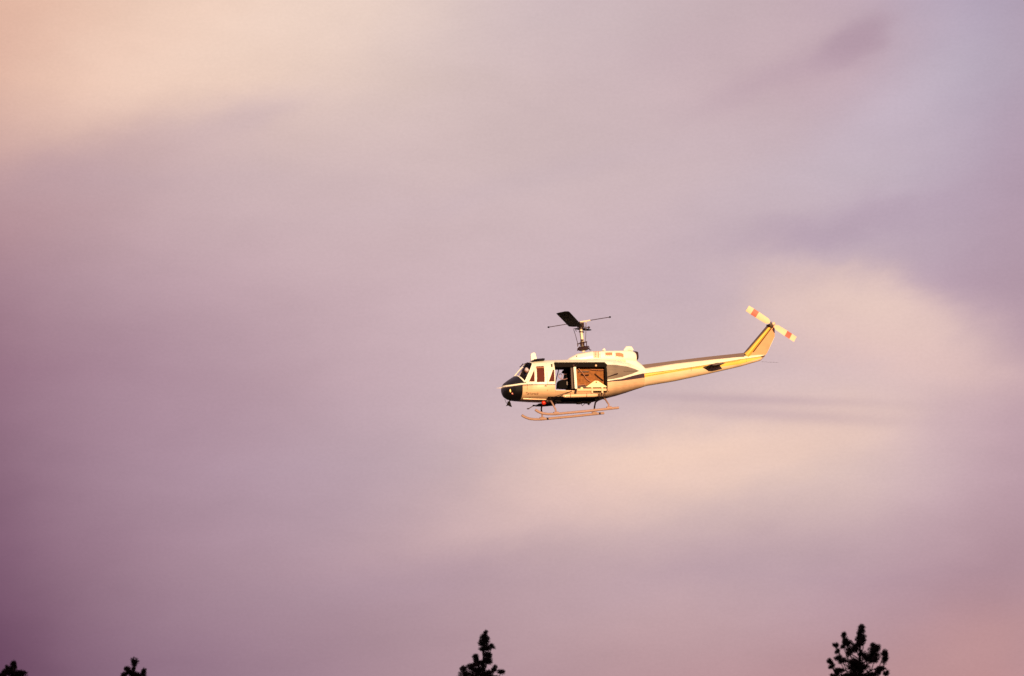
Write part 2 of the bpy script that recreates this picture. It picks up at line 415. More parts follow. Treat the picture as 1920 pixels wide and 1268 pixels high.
# ------------------------------------------------------------------ fuselage shell
def P(*pts):   # side polygon traced on the near skin
    return [(Ls(*p).x, Ls(*p).z) for p in pts]
door_poly = P((1038.9, 681.3), (1136, 681.3), (1137.5, 736.5), (1112, 736.5), (1110, 733), (1041.5, 731.3))
far_poly = [(-1.5, -.40), (-1.5, .79), (-.05, .79), (-.05, -.40)]
win_tri = P((993, 715.3), (1002.6, 693), (1003.4, 715.5))
win_main = P((1006.3, 687), (1020.3, 686.6), (1022.3, 716.4), (1007.5, 716.6))
win_rear = P((1029.5, 715.6), (1037.2, 693.5), (1039.6, 693.5), (1040.2, 715.4))
b_ = (-2.76, -.01); t_ = (-2.36, .80)
wind_poly = [(-3.25, .47), (-2.985, .335), b_, t_, (-2.44, .925), (-2.6, 1.1)]
def inner(bm): loft(bm, ST[1:-1], inset=.06, sub=2, nseg=48)
shell = tmp_obj(lambda bm: loft(bm, ST))
core = tmp_obj(lambda bm: loft(bm, [(-3.4,) + ST[2][1:]] + [(min(s[0], 2.7),) + s[1:] for s in ST[3:]], inset=.05, sub=2, nseg=48))
boolean(shell, core, 'DIFFERENCE'); kill(core)
thin_o = lambda: tmp_obj(lambda bm: loft(bm, ST, inset=.014))
thin = tmp_obj(lambda bm: loft(bm, ST, inset=.014))
core2 = tmp_obj(lambda bm: loft(bm, [(-3.5,) + ST[2][1:]] + ST[3:], inset=.030))
boolean(thin, core2, 'DIFFERENCE'); kill(core2)
panes = []
def opening(poly, y0, y1, pane=None, m=None):
    c = tmp_obj(lambda bm: prism(bm, poly, y0, y1))
    boolean(shell, c, 'DIFFERENCE')
    if pane:
        me = thin.data.copy(); p = link(pane, me)
        boolean(p, c, 'INTERSECT'); p.data.materials.clear(); p.data.materials.append(m)
        for f in p.data.polygons: f.use_smooth = True; f.material_index = 0
        p.data.set_sharp_from_angle(angle=rad(30))
        p.parent = heli; panes.append(p)
    kill(c)
opening(door_poly, -2, -.6)
opening(far_poly, .6, 2)
opening(wind_poly, -2, 2, "windshield", m_glass)
for w, nm in ((win_tri, "quarter_window"), (win_main, "door_window"), (win_rear, "rear_door_window")):
    opening(w, -2, -.3, nm, m_glassd)
    opening(w, .3, 2, nm, m_glassd)
kill(thin)
shell.name = "fuselage"; shell.parent = heli
shell.data.materials.clear(); shell.data.materials.append(m_body); shell.data.materials.append(m_inner)
for f in shell.data.polygons:
    f.use_smooth = True
    c = f.center; s = station(c.x)
    outer = abs(abs(c.y) - surf(c.x, c.z)) < .02 or c.z > s[3] - .03 or c.z < s[1] + .03
    n = f.normal
    radial = Vector((0, c.y, c.z - s[2])).normalized()
    f.material_index = 0 if (outer and (n.dot(radial) > .2 or c.x < -3.4 or c.x > 2.7)) else 1
shell.data.set_sharp_from_angle(angle=rad(32))

# door skin joints, door frames and other raised lines on the near side
def on_skin(pts, off=.012, side=-1):
    r = []
    for px, py in pts:
        p = Ls(px, py); r.append(Vector((p.x, side * (surf(p.x, p.z) + off), p.z)))
    return r
def strip(name, pts, r, m, off=.006, parent=heli, seg=6):
    return simple(name, m, parent, lambda bm: tube(bm, on_skin(pts, off), r, seg), 60)
strip("door_seam", [(989.5, 718.5), (989.5, 729), (991, 738), (995, 745)], .007, m_dark, .005)
strip("door_seam", [(1024.6, 682), (1026, 700), (1027, 718), (1027, 732), (1025.5, 744)], .007, m_dark, .005)
strip("window_frame", [(1005.6, 689.9), (1021, 689.4)], .024, m_salmon, .01)
strip("chine_rail", [(981.5, 747.2), (1000, 747.9), (1024, 748.6)], .03, m_cream, .03)
strip("cowl_seam", [(1040, 678.6), (1100, 678.2), (1160, 678.0), (1180, 679.5)], .006, m_dark, .0)
strip("panel_seam", [(1140, 696.8), (1170, 696.8), (1196, 696.4)], .007, m_dark, .0)
strip("door_handle", [(1021.8, 723.4), (1025.5, 723.6)], .020, m_dark, .02)
strip("sill_rail", [(1042, 732.8), (1060, 733.2), (1074, 733.5)], .035, m_cream, .02)
# windshield frame: lower rim, roof rim and centre post
def frame(bm):
    for s in (-1, 1):
        lo = [(-2.995 + .235 * t, s * 0, .345 - .355 * t) for t in (0,)]
        pts = []
        for k in range(13):
            t = k / 12; x = -2.985 + (b_[0] + 2.985) * t; z = .335 + (b_[1] - .335) * t
            pts.append((x, s * (surf(x, z) if k else 0.0), z))
        tube(bm, pts, .032, 6)
        pts = []
        for k in range(9):
            t = k / 8; x = b_[0] + (t_[0] - b_[0]) * t; z = b_[1] + (t_[1] - b_[1]) * t
            pts.append((x, s * (surf(x, z) + .003), z))
        tube(bm, pts, .030, 6)
    tube(bm, [(-2.985, 0, .345), (-2.72, 0, .635), (-2.46, 0, .90)], .028, 6)
simple("windshield_frame", m_white, heli, frame, 60)
# wipers above the windshield
simple("wiper", m_dark, heli, lambda bm: tube(bm, [L(981, 682, -.1), L(977.5, 687, -.3), L(975.5, 688, -.35)], .022, 5))
simple("wiper", m_dark, heli, lambda bm: tube(bm, [L(990, 680, -.2), L(983, 683.5, -.4)], .022, 5))
# roof windows, seen edge on
rw = simple("roof_window", m_chin, heli, lambda bm: prism(bm, [(-2.36, .93), (-2.30, .995), (-1.90, 1.03), (-1.84, 1.02), (-1.84, .95)], -.95, -.2), 30)
# wire cutter / blade antenna on the roof
simple("roof_antenna", m_white, heli, lambda bm: prism(bm, [tuple(L(*p, -.1).xz) for p in ((996, 679), (995.6, 664), (1000, 661.5), (1003.3, 661.8), (1008, 679))], -.14, -.04), 30)

# lettering on the nose door
def decal(body, p0, h, m, name, skew=0.25, sx=1.0):
    cu = bpy.data.curves.new("t", 'FONT'); cu.body = body; cu.size = 1.0; cu.shear = skew; cu.resolution_u = 2
    o = bpy.data.objects.new("t", cu); COL.objects.link(o)
    dg = bpy.context.evaluated_depsgraph_get(); dg.update()
    me = bpy.data.meshes.new_from_object(o.evaluated_get(dg)); bpy.data.objects.remove(o)
    w = max(v.co.x for v in me.vertices); a, b = p0
    for v in me.vertices:
        t = v.co.x / w
        x = a.x + (b.x - a.x) * t; z = a.z + (b.z - a.z) * t + v.co.y * h
        v.co = (x, -(surf(x, z) + .02), z)
    me.materials.clear(); me.materials.append(m)
    return link(name, me, heli)
m_ink = mat("dark_brown_lettering", (.12, .04, .02), .6)
decal("Tamarack", (Ls(985, 739.5), Ls(1010, 740.2)), .155, m_ink, "lettering")

# nose details
simple("pitot_tube", m_metal, heli, lambda bm: tube(bm, [L(946, 726), L(937, 727.2), L(932, 727.3)], [.018, .010, .006], 6))
def glint(bm):
    p = Ls(958, 732.2); ball(bm, (p.x, p.y - .005, p.z), .055, 12, (.7, .35, 1.4))
simple("nose_sun_glint", mat("gold_sun_glint", (.95, .62, .25), .5, metal=.3), heli, glint, 180)  # gold spot painting the sun's highlight on the glossy black nose
def red_glint(bm):
    p = Ls(962, 737.4); ball(bm, (p.x, p.y - .005, p.z), .05, 12, (1, .35, 1))
simple("nose_red_reflection", mat("red_reflection", (.35, .09, .08), .3), heli, red_glint, 180)  # red spot painting a reflection in the glossy nose
def cutter(bm):
    tube(bm, [L(947, 748, -.1), L(950, 755, -.1), L(954.5, 757.5, -.1)], .010, 5)
    tube(bm, [L(957, 750), L(954.5, 755)], .03, 6)
    prism(bm, [tuple(L(*p).xz) for p in ((953, 752), (957, 753.5), (958.5, 758.5), (960, 762.5), (956.5, 761.5), (954, 759.8), (949.5, 761), (951.5, 757.5))], -.05, .05)
simple("wire_cutter", m_black, heli, cutter)
# cargo mirror and step on the far side of the belly
def farstep(bm):
    prism(bm, [tuple(L(*p, .9).xz) for p in ((1003, 762), (1009, 757), (1020, 755), (1040, 757.5), (1040, 760.5), (1018, 762.3))], .82, .98)
simple("boarding_step", mat("dark_purple_metal", (.07, .03, .06), .5), heli, farstep)
simple("mirror_arm", m_dark, heli, lambda bm: (tube(bm, [L(1006, 759, .6), L(998, 762, .6), L(991, 766, .6)], .018, 5), ball(bm, L(990, 766.3, .6), .045, 8, (1.4, 1, .6)), ball(bm, L(1001, 760.3, .6), .05, 8, (1.4, 1, .7))))
simple("beacon", m_red, heli, lambda bm: ball(bm, L(1020, 755.0, -.55), .095, 16, (1.1, 1.1, 1)), 180)
simple("beacon_bracket", m_dark, heli, lambda bm: ball(bm, L(1026.5, 752, -.6), .13, 12, (1, 1, .7)), 180)

# belly
def belly(bm):
    prism(bm, [tuple(L(*p, 0).xz) for p in ((1028, 748), (1032, 753), (1040, 755.2), (1096, 755.4), (1116, 752.5), (1133, 747.8), (1130, 740))], -.55, .55)
simple("belly_panel", m_black, heli, belly)
def hook1(bm):
    box(bm, L(1040, 754, -.4) - Vector((0, .1, 0)), L(1043, 757.5, -.4) + Vector((0, .1, 0)), .01)
simple("drain_mast", m_black, heli, hook1)
def hook(bm):
    box(bm, L(1081, 754, -.3) - Vector((0, .1, 0)), L(1089, 758, -.3) + Vector((0, .1, 0)), .015)
    box(bm, L(1099, 754, -.3) - Vector((0, .12, 0)), L(1107, 757, -.3) + Vector((0, .12, 0)), .015)
    ball(bm, L(1103.5, 757.5, -.3), .055, 8)
    tube(bm, [L(1089, 757, -.3), L(1092, 761, -.3), L(1095.5, 757.5, -.3)], .014, 5)
    tube(bm, [L(1095.5, 757.5, -.3), L(1099, 756, -.3)], .014, 5)
simple("cargo_hook", m_black, heli, hook)

# ------------------------------------------------------------------ cabin inside
simple("cabin_floor", m_inner, heli, lambda bm: box(bm, (-2.15, -1.12, -.46), (.95, 1.12, -.40)))
simple("cabin_ceiling", m_inner, heli, lambda bm: box(bm, (-1.9, -1.02, .72), (1.1, 1.02, .78)))
def header(bm):
    a = L(1040, 681, -1.14); b = L(1134, 688.5, -1.14)
    box(bm, (a.x, -1.17, b.z), (b.x, -1.12, a.z + .03))
    a = L(1133.5, 683, -1.15); b = L(1138, 733, -1.15)
    box(bm, (a.x, -1.18, b.z), (b.x + .02, -1.10, a.z))
simple("door_track", m_black, heli, header)
simple("track_roller", m_cream, heli, lambda bm: ball(bm, L(1117.5, 686, -1.2), .05, 10), 180)
def quilt(bm):
    a = L(1078, 686, -.72); b = L(1135, 728, -.72)
    nx, nz = 16, 11
    x0, x1, z1, z0 = a.x, b.x, a.z, b.z
    g = [[bm.verts.new((x0 + (x1 - x0) * i / (nx * 3), -.72 - .025 * abs(math.sin(math.pi * i / 3) * math.sin(math.pi * j / 3)) - random.uniform(0, .008), z0 + (z1 - z0) * j / (nz * 3))) for j in range(nz * 3 + 1)] for i in range(nx * 3 + 1)]
    for i in range(nx * 3):
        for j in range(nz * 3): bm.faces.new((g[i][j], g[i + 1][j], g[i + 1][j + 1], g[i][j + 1]))
    box(bm, (x0, -.71, z0), (x1, 1.1, z1))
simple("quilted_bulkhead", m_quilt, heli, quilt, 40)
simple("strap", m_dark, heli, lambda bm: box(bm, L(1084, 696.2, -.80), L(1104, 698.4, -.76)))
simple("strap", m_dark, heli, lambda bm: tube(bm, [L(1115, 701, -.84), L(1123, 708, -.84), L(1131, 714, -.84)], .022, 5))
simple("strap", m_dark, heli, lambda bm: tube(bm, [L(1089, 702, -.84), L(1097, 704, -.84), L(1104, 703, -.84)], .025, 5))
simple("bench_front", m_dark, heli, lambda bm: box(bm, L(1082, 723.5, -.95), L(1135, 728, -.84)))
m_hose = mat("dusty_pink_hose", (.35, .14, .09), .6)
for q in (((1085, 691), (1090, 697), (1095, 703), (1099, 710), (1107, 716)), ((1083, 722.8), (1098, 721.2)), ((1107, 693), (1125, 694.5), (1132, 694))):
    simple("hose", m_hose, heli, lambda bm: tube(bm, [L(*p, -.86) for p in q], .017, 6))
def post(bm):
    q = [L(1074.8, 688.8, -1.12), L(1079.3, 688.8, -1.12), L(1080.2, 705, -1.12), L(1081.6, 729, -1.12), L(1077.4, 729, -1.12), L(1076.0, 705, -1.12)]
    prism(bm, [tuple(v.xz) for v in q], -1.20, -1.08)
simple("door_post", m_white, heli, post)
simple("post_strut", m_dark, heli, lambda bm: tube(bm, [L(1080, 730, -1.32), L(1078.5, 741, -1.38)], .05, 6))
simple("post_strut", m_dark, heli, lambda bm: tube(bm, [L(1072, 690, -1.0), L(1073.8, 729, -1.0)], .06, 5))
simple("post_bracket", m_dark, heli, lambda bm: ball(bm, L(1076, 686, -1.18), .07, 8))
simple("door_knob", m_pale, heli, lambda bm: ball(bm, L(1090.7, 728.6, -1.28), .065, 10), 180)
simple("cabin_sill", m_cream, heli, lambda bm: box(bm, L(1082, 733.3, -1.30) + Vector((0, -.02, 0)), L(1137, 728.6, -1.30) + Vector((0, .10, 0)), .02))
# diagonal struts
simple("brace_rod", m_dark, heli, lambda bm: tube(bm, [L(1038, 744.5, -1.36), L(1072.5, 733, -1.36)], .013, 5))
simple("brace_rod", m_dark, heli, lambda bm: tube(bm, [L(1137.5, 708, -1.25), L(1158, 700.8, -1.22)], .024, 5))
simple("far_door_strut", m_dark, heli, lambda bm: tube(bm, [L(1048.7, 688, 1.2), L(1041.5, 716, 1.2), L(1040, 722, 1.2)], .022, 5))
# pale tent-shaped rack in the doorway, with two legs
def rackf(bm):
    prism(bm, [tuple(L(*p, -1.2).xz) for p in ((1098, 726.4), (1109, 718.6), (1114.5, 714.6), (1120.5, 714.8), (1136.2, 725.2), (1136.2, 726.6))], -1.26, -.95)
rk = simple("tent_shaped_rack", m_pale, heli, rackf)
for px in (1110, 1129):
    simple("leg", m_cream, rk, lambda bm: box(bm, L(px - 1.3, 737, -1.34) - Vector((0, .02, 0)), L(px + 1.3, 726.4, -1.34) + Vector((0, .06, 0))))
simple("rack_bolt", m_dark, rk, lambda bm: ball(bm, L(1117.6, 717, -1.265), .035, 8))
# long rounded pod under the doorway
def pod(bm):
    a = L(1055, 742.3, -1.38); b = L(1120, 741, -1.38); r = .078
    pts, rs = [], []
    for t, q in ((0, .2), (.02, .55), (.05, .8), (.10, 1), (.9, 1), (.96, .85), (1, .6)):
        pts.append(a.lerp(b, t)); rs.append(r * q)
    tube(bm, pts, rs, 14)
simple("side_pod", m_cream, heli, pod, 50)
for px in (1070, 1100): simple("pod_strap", m_dark, heli, lambda bm: tube(bm, [L(px, 737.5, -1.40), L(px, 741.5, -1.49), L(px, 746.5, -1.42)], .010, 4))
for px, a, b in ((1123, 737, 746), (1126.5, 739, 745), (1133.5, 736, 744)):
    simple("hinge_bracket", m_dark, heli, lambda bm: tube(bm, [L(px, a, -1.34), L(px + .6, b, -1.25)], .018, 5))

# seats
def seat(name, cx, cy, w=.5, lean=.12, h=.72):
    s = simple(name, m_seat, heli, lambda bm: box(bm, (cx - .25, cy - w / 2, -.15), (cx + .25, cy + w / 2, .0), .04), 50)
    def back(bm):
        rows = 8; pr = []
        for k in range(rows + 1):
            t = k / rows; ww = w / 2 * (1 - .35 * max(0, t - .6) / .4)
            x = cx + .22 + lean * t; z = -.05 + h * t
            pr.append([bm.verts.new(p) for p in ((x, cy - ww, z), (x + .1, cy - ww, z), (x + .1, cy + ww, z), (x, cy + ww, z))])
        for a, b in zip(pr, pr[1:]):
            for k in range(4): bm.faces.new((a[k], a[(k + 1) % 4], b[(k + 1) % 4], b[k]))
        bm.faces.new(pr[0]); bm.faces.new(pr[-1])
    simple("backrest", m_seat, s, back, 50)
    simple("pedestal", m_dark, s, lambda bm: box(bm, (cx - .18, cy - .18, -.40), (cx + .18, cy + .18, -.15)))
    return s
seat("pilot_seat", -2.2, -.55); seat("pilot_seat", -2.2, .55)
# dark crew seat by the far doorway, with round headrest guard and arm rest
def crew(bm):
    prism(bm, [tuple(L(*p, .55).xz) for p in ((1054.5, 729), (1045, 728.5), (1046, 717), (1049, 713.5), (1058, 712), (1060, 700), (1055, 698.5), (1057, 694), (1064, 690), (1069, 688), (1076, 688), (1076, 730))], .30, .80)
cs = simple("crew_seat", m_seat, heli, crew, 30)
def arm(bm):
    c = L(1051.7, 705, .2); pts = []
    for k in range(13):
        t = 2 * math.pi * k / 12; pts.append((c.x + .085 * math.cos(t), .28, c.z + .10 * math.sin(t)))
    tube(bm, pts, .016, 5, cap=False)
    tube(bm, [L(1051, 710.6, .2), L(1059, 711.5, .2), L(1066, 708.8, .2)], .018, 5)
    tube(bm, [L(1056, 702, .2), L(1064, 701, .2)], .014, 5)
simple("arm_rest", mat("grey_tube", (.30, .16, .18), .5), cs, arm)
simple("cushion_edge", mat("grey_cushion", (.25, .20, .20), .8), cs, lambda bm: box(bm, L(1062.5, 722, .25) - Vector((0, .02, 0)), L(1065.5, 715.5, .25)))
# instrument panel
def dash(bm):
    prism(bm, [(-3.0, .10), (-2.95, .27), (-2.80, .34), (-2.62, .30), (-2.62, -.35), (-2.95, -.35)], -.72, .72)
simple("instrument_panel", m_black, heli, dash)
for s in (-1, 1): simple("cockpit_bulkhead", m_inner, heli, lambda bm: box(bm, (-1.62, s * .75, -.4), (-1.56, s * 1.2, .75)))

# ------------------------------------------------------------------ engine cowling
EC = [(-.62, .9, 1.0, 1.06, .18, 2, 2), (-.50, .9, 1.0, 1.15, .27, 2, 2.2), (-.2, .9, 1.02, 1.31, .40, 2, 2.4), (.15, .9, 1.05, 1.38, .47, 2, 2.8), (.5, .9, 1.08, 1.42, .52, 2, 3.2),
      (1.0, .9, 1.1, 1.43, .54, 2, 3.6), (1.6, .9, 1.1, 1.44, .54, 2, 3.6), (2.0, .88, 1.1, 1.45, .52, 2, 3.4), (2.3, .80, 1.1, 1.42, .46, 2, 3), (2.42, .75, 1.1, 1.36, .40, 2, 2.6)]
def ecs(x, z):
    if x <= EC[0][0]: s = EC[0]
    elif x >= EC[-1][0]: s = EC[-1]
    else:
        for a, b in zip(EC, EC[1:]):
            if x <= b[0]:
                t = (x - a[0]) / (b[0] - a[0]); s = tuple(p + (q - p) * t for p, q in zip(a, b)); break
    return surf(x, z, s)
cowl = simple("engine_cowling", m_white, heli, lambda bm: loft(bm, EC, sub=3, nseg=40), 60)
def screen(name, pts):
    q = [Ls(*p, ecs) for p in pts]
    def f(bm):
        a = [bm.verts.new((v.x, -(ecs(v.x, v.z) + .035), v.z)) for v in q]; b = [bm.verts.new((v.x, -(ecs(v.x, v.z) - .06), v.z)) for v in q]
        bm.faces.new(a); bm.faces.new(b)
        for i in range(len(q)): bm.faces.new((a[i], a[(i + 1) % len(q)], b[(i + 1) % len(q)], b[i]))
    s = simple(name, m_salmon, cowl, f)
    simple("screen_frame", m_white, s, lambda bm: tube(bm, [(v.x, -(ecs(v.x, v.z) + .036), v.z) for v in q + [q[0]]], .016, 5, cap=False))
screen("intake_screen", [(1134, 661), (1148, 660.8), (1148, 667.2), (1135, 667.2)])
screen("intake_screen", [(1153.3, 661.2), (1162, 661.4), (1169, 664.0), (1169.3, 671), (1154, 668.6)])
for i in range(5):
    px = 1113.8 + i * 2.75
    q = [Ls(px, 659.5, ecs), Ls(px + .2, 665, ecs), Ls(px + .4, 671.3, ecs)]
    simple("louvre", m_salmon if i < 4 else m_dark, cowl, lambda bm: tube(bm, [(v.x, -(ecs(v.x, v.z) + .012), v.z) for v in q], .022 if i < 4 else .010, 5))
simple("cowl_bolt", m_dark, cowl, lambda bm: ball(bm, Ls(1081.6, 668.5, ecs), .03, 8))
simple("exhaust_pipe", m_dark, heli, lambda bm: (tube(bm, [L(1187, 668), L(1193, 668), L(1195.5, 668.3)], [.22, .21, .19], 20), tube(bm, [L(1195, 668.3), L(1196.4, 668.3)], [.16, .15], 20)), 50)
simple("cowl_vent", m_white, cowl, lambda bm: tube(bm, [L(1132.5, 658, -.2), L(1133.5, 653.8, -.2)], [.10, .03], 8))
def vents(bm):
    tube(bm, [L(1171, 658, -.2), L(1176, 653.5, -.2), L(1183, 653.5, -.2), L(1187, 657, -.2)], [.05, .10, .10, .05], 8)
    tube(bm, [L(1178.5, 653, -.2), L(1178.5, 650.8, -.2)], [.02, .03], 6)
simple("cowl_vent", m_white, cowl, vents, 40)
# fairing sweeping down from the cowling to the tail boom
FR = [(1.9, .7, .85, 1.24, .50, 2, 2.4), (2.35, .5, .75, 1.12, .44, 2, 2.4), (2.60, .3, .6, .93, .41, 2, 2.4), (2.8, .1, .5, .74, .39, 2, 2.4)]
simple("rear_fairing", m_white, heli, lambda bm: loft(bm, FR, sub=3, nseg=36), 60)

# ------------------------------------------------------------------ tail boom
TB = []
for px, top, bot, w in ((1200, 690.0, 728.2, .43), (1212, 689.8, 724.8, .41), (1266, 681.4, 716.0, .36), (1328, 674.6, 702.8, .28), (1390, 668, 688.8, .21), (1430, 665.5, 677.5, .14), (1438, 665.8, 670, .07)):
    x = L(px, 700, 0).x; zt = L(px, top, -w * .4).z; zb = L(px, bot, w * .2).z
    TB.append((x, zb, (zt + zb) / 2, zt, w, 2.1, 2.5))
def tbs(x, z):
    s = TB[-1]
    if x <= TB[0][0]: s = TB[0]
    else:
        for a, b in zip(TB, TB[1:]):
            if x <= b[0]:
                t = (x - a[0]) / (b[0] - a[0]); s = tuple(p + (q - p) * t for p, q in zip(a, b)); break
    return surf(x, z, s)
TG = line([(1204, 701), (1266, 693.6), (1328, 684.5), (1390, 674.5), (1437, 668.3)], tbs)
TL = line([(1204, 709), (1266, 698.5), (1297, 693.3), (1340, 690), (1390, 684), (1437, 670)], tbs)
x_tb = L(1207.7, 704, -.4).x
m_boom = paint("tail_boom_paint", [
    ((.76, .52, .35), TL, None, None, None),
    ((.86, .50, .10), TG, TL, None, None),  # gold is the sun reflected in the glossy dark stripe, painted in
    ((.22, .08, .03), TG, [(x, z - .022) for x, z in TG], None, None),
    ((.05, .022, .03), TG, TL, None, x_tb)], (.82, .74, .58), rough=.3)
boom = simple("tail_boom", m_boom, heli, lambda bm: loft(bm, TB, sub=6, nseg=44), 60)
simple("boom_seam", m_dark, boom, lambda bm: tube(bm, [(v.x, -(tbs(v.x, v.z) + .001), v.z) for v in (Ls(px, py, tbs) for px, py in ((1210, 706), (1240, 701), (1270, 696), (1300, 691), (1330, 686.5), (1360, 681.5), (1390, 677)))], .007, 4))
simple("boom_tip", m_dark, boom, lambda bm: prism(bm, [tuple(L(*p, -.05).xz) for p in ((1427, 670.2), (1438.6, 666.3), (1434, 671), (1428.5, 672))], -.14, .1))
simple("tail_wire", m_dark, boom, lambda bm: tube(bm, [L(1432, 679), L(1448, 680.2), L(1464, 680.6)], .004, 4))
for pp in ((1297, 696.5, 1297, 690.0), (1352, 690, 1353, 680), (1402, 684, 1403, 674)):
    q = [Ls(pp[0], pp[1], tbs), Ls((pp[0] + pp[2]) / 2, (pp[1] + pp[3]) / 2, tbs), Ls(pp[2], pp[3], tbs)]
    simple("panel_seam", m_dark, boom, lambda bm: tube(bm, [(v.x, -(tbs(v.x, v.z) + .0), v.z) for v in q], .007, 4))
# dark cover of the drive shaft along the spine
def spine(bm):
    pts = [(L(px, t, 0).x, L(px, t, -.1).z) for px, t in ((1190, 687), (1200, 685), (1266, 676.9), (1328, 669.6), (1397, 662.4))]
    low = [(L(px, t, 0).x, L(px, t, -.1).z) for px, t in ((1397, 670), (1328, 678.5), (1266, 686), (1200, 695), (1190, 695))]
    prism(bm, pts + low, -.16, .16)
    es = [e for e in bm.edges if all(v.co.z > -9 for v in e.verts)]
simple("drive_shaft_cover", mat("brown_grey_cover", (.075, .036, .042), .5), heli, spine)
# horizontal stabiliser, near and far half
def elev(side):
    def f(bm):
        # root chord at the boom, tip chord outboard; thin aerofoil
        root = [L(1318, 690.5, -.26), L(1352, 686.5, -.26)] if side < 0 else None
        xl, zl = L(1318, 690.3, -.26).x, L(1318, 690.3, -.26).z
        xt, zt = L(1352, 686.6, -.26).x, L(1352, 686.6, -.26).z
        rings = []
        for k in range(4):
            t = k / 3; y = side * (.22 + 1.15 * t)
            le = Vector((xl + .12 * t, y, zl + .02 * t)); te = Vector((xt - .02 * t, y, zt + .02 * t))
            ring = []
            for c, h in ((0, 0), (.08, .035), (.3, .055), (.6, .04), (1, .004), (.6, -.03), (.3, -.045), (.08, -.03)):
                p = le.lerp(te, c); ring.append(bm.verts.new((p.x, y, p.z + h)))
            rings.append(ring)
        for a, b in zip(rings, rings[1:]):
            for k in range(8): bm.faces.new((a[k], a[(k + 1) % 8], b[(k + 1) % 8], b[k]))
        bm.faces.new(rings[0]); bm.faces.new(rings[-1])
    return f
for s in (-1, 1): simple("stabiliser", mat("dark_stabiliser_paint", (.05, .02, .016), .5), heli, elev(s), 50)

# ------------------------------------------------------------------ tail fin and tail rotor
def poly3(pts, y): return [tuple(L(*p, y).xz) for p in pts]
fin = simple("tail_fin", m_tan, heli, lambda bm: prism(bm, poly3([(1402, 669), (1405, 662), (1448, 609), (1455.5, 608.8), (1457.2, 618), (1457, 631), (1449, 648), (1441.9, 663), (1437, 669)], 0), -.045, .045))
simple("fin_sun_strip", m_sun_gold, fin, lambda bm: tube(bm, [L(1402.5, 668, -.05), L(1410, 659.5, -.05), L(1449.2, 612.5, -.05)], [.15, .115, .075], 12, flat=1.0), 60)  # gold strip painting the sun caught near the fin's leading edge
simple("fin_seam", m_dark, fin, lambda bm: tube(bm, [L(1416, 661, -.05), L(1452, 614.5, -.05)], .022, 5))
simple("fin_drive_cover", m_dark, fin, lambda bm: prism(bm, poly3([(1397, 664), (1400, 661), (1443.5, 610.5), (1447.5, 612.5), (1404.5, 664.5)], 0), -.10, .10))
simple("fin_edge", m_white, fin, lambda bm: tube(bm, [L(1456.6, 632, -.0), L(1449, 648, 0), L(1442, 662, 0)], .022, 5))
YT = -.42
hubp = L(1450.8, 609, YT)
def thub(bm):
    tube(bm, [hubp + Vector((0, .42, 0)), hubp + Vector((0, -.06, 0))], .07, 10)
    box(bm, hubp - Vector((.09, .05, .05)), hubp + Vector((.09, .05, .05)), .01)
    tube(bm, [L(1449.8, 603.5, -.3), L(1450.5, 612, -.3)], .028, 6)
    tube(bm, [L(1442, 610.5, -.1), L(1448, 612, -.1)], .05, 6)
thb = simple("tail_rotor_hub", m_dark, heli, thub, 40)
simple("hub_cap", m_bladew, thb, lambda bm: ball(bm, hubp + Vector((.07, -.1, .03)), .08, 10), 180)
tip = L(1403.5, 578.5, YT) - hubp; tl = tip.length; td = tip.normalized()
def tblade(sgn):
    d = td * sgn; n = Vector((0, -1, 0)); c = d.cross(n).normalized()
    c = (c * math.cos(rad(12)) + n * math.sin(rad(12)))
    nn = d.cross(c)
    segs = [(.10, .10, 0), (.20, .26, 0), (.60, .29, 0), (.60, .29, 1), (.80, .29, 1), (.80, .29, 0), (1.0, .28, 0)]
    bm = bmesh.new(); rings = []
    rad_l = tl * (1.0 if sgn > 0 else .93)
    for t, w, _ in segs:
        p = hubp + n * .10 + d * (rad_l * t)
        rings.append([bm.verts.new(p + c * (w * a) + nn * (w * h)) for a, h in ((-.5, 0), (-.3, .05), (.1, .045), (.5, 0), (.1, -.045), (-.3, -.05))])
    for i in range(len(rings) - 1):
        if segs[i][0] == segs[i + 1][0]: 
            continue
        for k in range(6):
            f = bm.faces.new((rings[i][k], rings[i][(k + 1) % 6], rings[i + 1][(k + 1) % 6], rings[i + 1][k]))
            f.material_index = 1 if (segs[i][2] == 1 and segs[i + 1][2] == 1) else 0
    bm.faces.new(rings[0]); bm.faces.new(rings[-1])
    return finish(bm, "tail_rotor_blade", [m_bladew, m_redp], thb, 60)
tblade(1); tblade(-1)

# ------------------------------------------------------------------ main rotor
hub = L(1089.0, 609.5, 0)
simple("rotor_mast", m_metal, heli, lambda bm: tube(bm, [L(1094.5, 660), L(1092.5, 641), L(1091, 625), hub], [.075, .07, .055, .05], 12), 60)
def swash(bm):
    tube(bm, [L(1094.5, 657.5), L(1094.2, 655), L(1093.9, 651.5), L(1093.6, 649.5)], [.17, .27, .20, .13], 16)
    tube(bm, [L(1083, 658), L(1083.6, 653.5), L(1088, 650)], .022, 5)
    tube(bm, [L(1094, 651, -.1), L(1104.3, 649.5, -.1), L(1105.5, 656.5, -.1), L(1108.5, 656.5, -.1)], .025, 5)
simple("swashplate", m_dark, heli, swash, 40)
def scis(bm):
    tube(bm, [L(1091.5, 636.5), L(1092, 640.5)], .075, 10)
    tube(bm, [L(1092, 641), L(1092.2, 649)], .10, 10)
    tube(bm, [L(1083, 645.5, -.1), L(1088, 643.8, -.1), L(1097, 642, -.1), L(1101, 641, -.1)], .028, 6)
    tube(bm, [L(1083.4, 644, -.1), L(1083.5, 650, -.1)], .024, 5)
    tube(bm, [L(1099.5, 641, -.1), L(1100.5, 650, -.1)], .020, 5)
simple("scissor_link", m_dark, heli, scis, 40)
